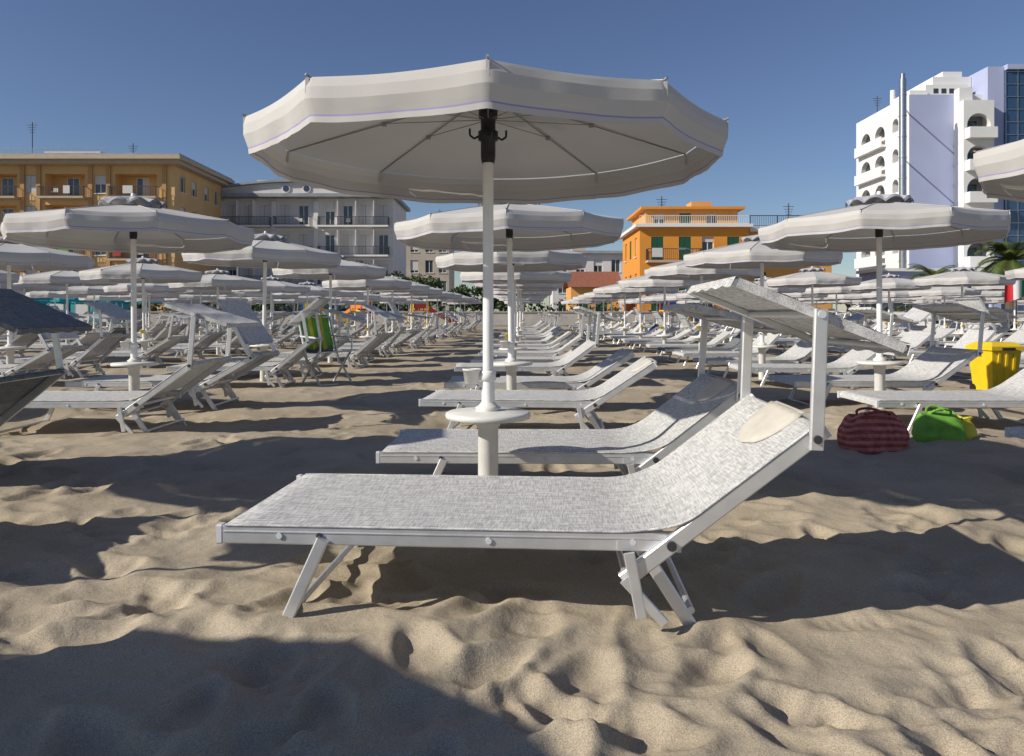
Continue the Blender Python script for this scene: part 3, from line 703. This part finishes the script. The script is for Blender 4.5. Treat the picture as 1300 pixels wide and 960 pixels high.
for y in(0,.5):
    B.beam((0,y,-.03),(.42,y,.43),.02,.03,'alu'); B.beam((.45,y,-.03),(.05,y,.43),.02,.03,'alu'); B.beam((.30,y,.25),(.52,y,.88),.02,.03,'alu'); B.beam((0,y,.60),(.45,y,.62),.035,.02,'end_cap')
    B.beam((.03,y,.42),(.03,y,.60),.02,.02,'alu')
for x,z in((.02,0),(.44,0),(.05,.42),(.42,.42),(.52,.87)): B.tube((x,0,z),(x,.5,z),.011,'alu',8)
pts=[(.37,.46),(.42,.58),(.47,.73),(.515,.885),(.535,.905),(.555,.80),(.565,.69)]
vs=[(x+.004*math.sin(j*2.1),.03+.44*j/8,z+(.03*math.sin(j*1.7) if k in(0,6) else .004*math.sin(j*1.7+x*20))) for k,(x,z) in enumerate(pts) for j in range(9)]
for i in range(len(pts)-1):
    for j in range(8):
        B.add([vs[i*9+j],vs[(i+1)*9+j],vs[(i+1)*9+j+1],vs[i*9+j+1]],[(0,1,2,3)],'towel_green' if j not in(2,5) else 'bag_yellow',False)
sp=[(.04,.43),(.15,.405),(.30,.40),(.40,.425),(.45,.60),(.50,.80)]
B.add([(x,y_,z) for x,z in sp for y_ in(.02,.48)],[(2*i,2*i+2,2*i+3,2*i+1) for i in range(len(sp)-1)],'textile_dark')
B.obj('folding_chair',(-2.10,9.9,0),math.radians(140))
mat('play_red',(.55,.05,.03),.45); mat('play_orange',(.75,.22,.02),.45); mat('play_blue',(.03,.15,.5),.45)
def slide(x,y,rz,a,b,c):
    B=MB()
    for sx in(-.5,.5):
        for sy in(-.5,.5): B.tube((sx,sy,-.1),(sx,sy,2.3),.05,a,8)
    B.box((0,0,1.2),(1.1,1.1,.08),b); B.add([(-.65,-.65,2.2),(.65,-.65,2.2),(.65,.65,2.2),(-.65,.65,2.2),(0,0,2.9)],[(0,1,4),(1,2,4),(2,3,4),(3,0,4),(3,2,1,0)],c)
    B.beam((.55,0,1.2),(2.6,0,.15),.5,.05,b); B.beam((.55,-.27,1.35),(2.6,-.27,.3),.05,.25,c); B.beam((.55,.27,1.35),(2.6,.27,.3),.05,.25,c)
    for k in range(5): B.tube((-.55-.12*(4-k),-.3,.2+.22*k),(-.55-.12*(4-k),.3,.2+.22*k),.03,a,6)
    for sy in(-.3,.3): B.beam((-1.1,sy,0),(-.52,sy,1.25),.05,.05,a); 
    B.box((0,.52,1.6),(1.0,.04,.5),c); B.box((0,-.52,1.6),(1.0,.04,.5),c)
    B.obj('playground_slide',(x,y,0),rz)
slide(-6.3,51,.3,'yellow_cup','play_orange','play_red'); slide(-10.5,52,2.6,'play_red','yellow_cup','play_orange'); slide(-13.5,50.5,.2,'play_blue','play_red','yellow_cup'); slide(11,52,.4,'play_red','yellow_cup','play_blue')
mat('cabin_teal',(.03,.30,.34),.6,noise=.15,nscale=3)
B=MB()
for k in range(12):
    x=-46+k*1.65; B.bx(x,x+1.5,50,51.5,0,2.2,'cabin_teal'); B.bx(x+.3,x+1.2,49.96,49.995,.05,1.95,'shutter_white')
    B.add([(x-.1,49.8,2.2),(x+1.6,49.8,2.2),(x+1.6,51.7,2.2),(x-.1,51.7,2.2),(x+.75,49.8,2.75),(x+.75,51.7,2.75)],[(0,1,4),(3,5,2),(0,4,5,3),(1,2,5,4)],'cabin_teal')
B.parts('beach_cabins')
def lamp(x,y,h):
    B=MB(); B.tube((x,y,0),(x,y,h),.07,'steel',10,.045); B.beam((x,y,h),(x-.7,y,h+.1),.05,.05,'steel',side=(0,0,1)); B.box((x-.95,y,h+.1),(.6,.22,.10),'steel'); B.box((x-.95,y,h+.04),(.45,.16,.03),'frame_white'); B.obj('street_lamp')
lamp(13.2,54,5.6); lamp(-22,60,6.0)
B=MB(); B.tube((13.75,19.8,0),(13.75,19.8,2.6),.025,'pole',8)
mat('flag_red',(.6,.03,.04),.8); mat('flag_white',(.7,.7,.7),.8); mat('flag_green',(.02,.25,.08),.8)
for i,c in enumerate(('flag_green','flag_white','flag_red')):
    n=5; vs=[]
    for k in range(n+1):
        x=13.75-.05-(i+k/n)*.22
        vs+=[(x,19.8+.05*math.sin((i+k/n)*3),1.45-.08*(i+k/n)),(x,19.8+.05*math.sin((i+k/n)*3+.4),2.1-.08*(i+k/n))]
    B.add(vs,[(2*k,2*k+2,2*k+3,2*k+1) for k in range(n)],c,True)
B.obj('italian_flag')

# ------------------------------------------------------------ light
Ldir=Vector((.48,.19,-.30)).normalized()
sun=bpy.data.lights.new('sun','SUN'); sun.energy=5.0; sun.angle=math.radians(.55); sun.color=(1,.93,.81)
so=bpy.data.objects.new('sun',sun); col.objects.link(so); so.rotation_euler=Ldir.to_track_quat('-Z','Y').to_euler(); so.location=(-20,-10,20)
w=bpy.data.worlds.new('World'); scene.world=w; w.use_nodes=True; nt=w.node_tree; bg=nt.nodes['Background']
sk=nt.nodes.new('ShaderNodeTexSky'); sk.sky_type='NISHITA'; sk.sun_disc=False
sk.sun_elevation=math.asin(-Ldir.z); sk.sun_rotation=math.atan2(-Ldir.x,-Ldir.y); sk.air_density=1.0; sk.dust_density=.2; sk.ozone_density=4.0
hs=nt.nodes.new('ShaderNodeHueSaturation'); hs.inputs['Saturation'].default_value=1.0; hs.inputs['Hue'].default_value=.511
nt.links.new(sk.outputs[0],hs.inputs['Color']); nt.links.new(hs.outputs[0],bg.inputs['Color']); bg.inputs['Strength'].default_value=.084
cam=bpy.data.cameras.new('camera'); co=bpy.data.objects.new('camera',cam); col.objects.link(co)
co.location=(0,0,.9); co.rotation_euler=(math.radians(90),0,0); cam.sensor_width=36; cam.lens=36*950/1300; cam.shift_y=-80/1300; cam.clip_end=3000; cam.clip_start=.05
scene.camera=co
scene.view_settings.view_transform='Standard'; scene.view_settings.look='None'; scene.view_settings.exposure=0
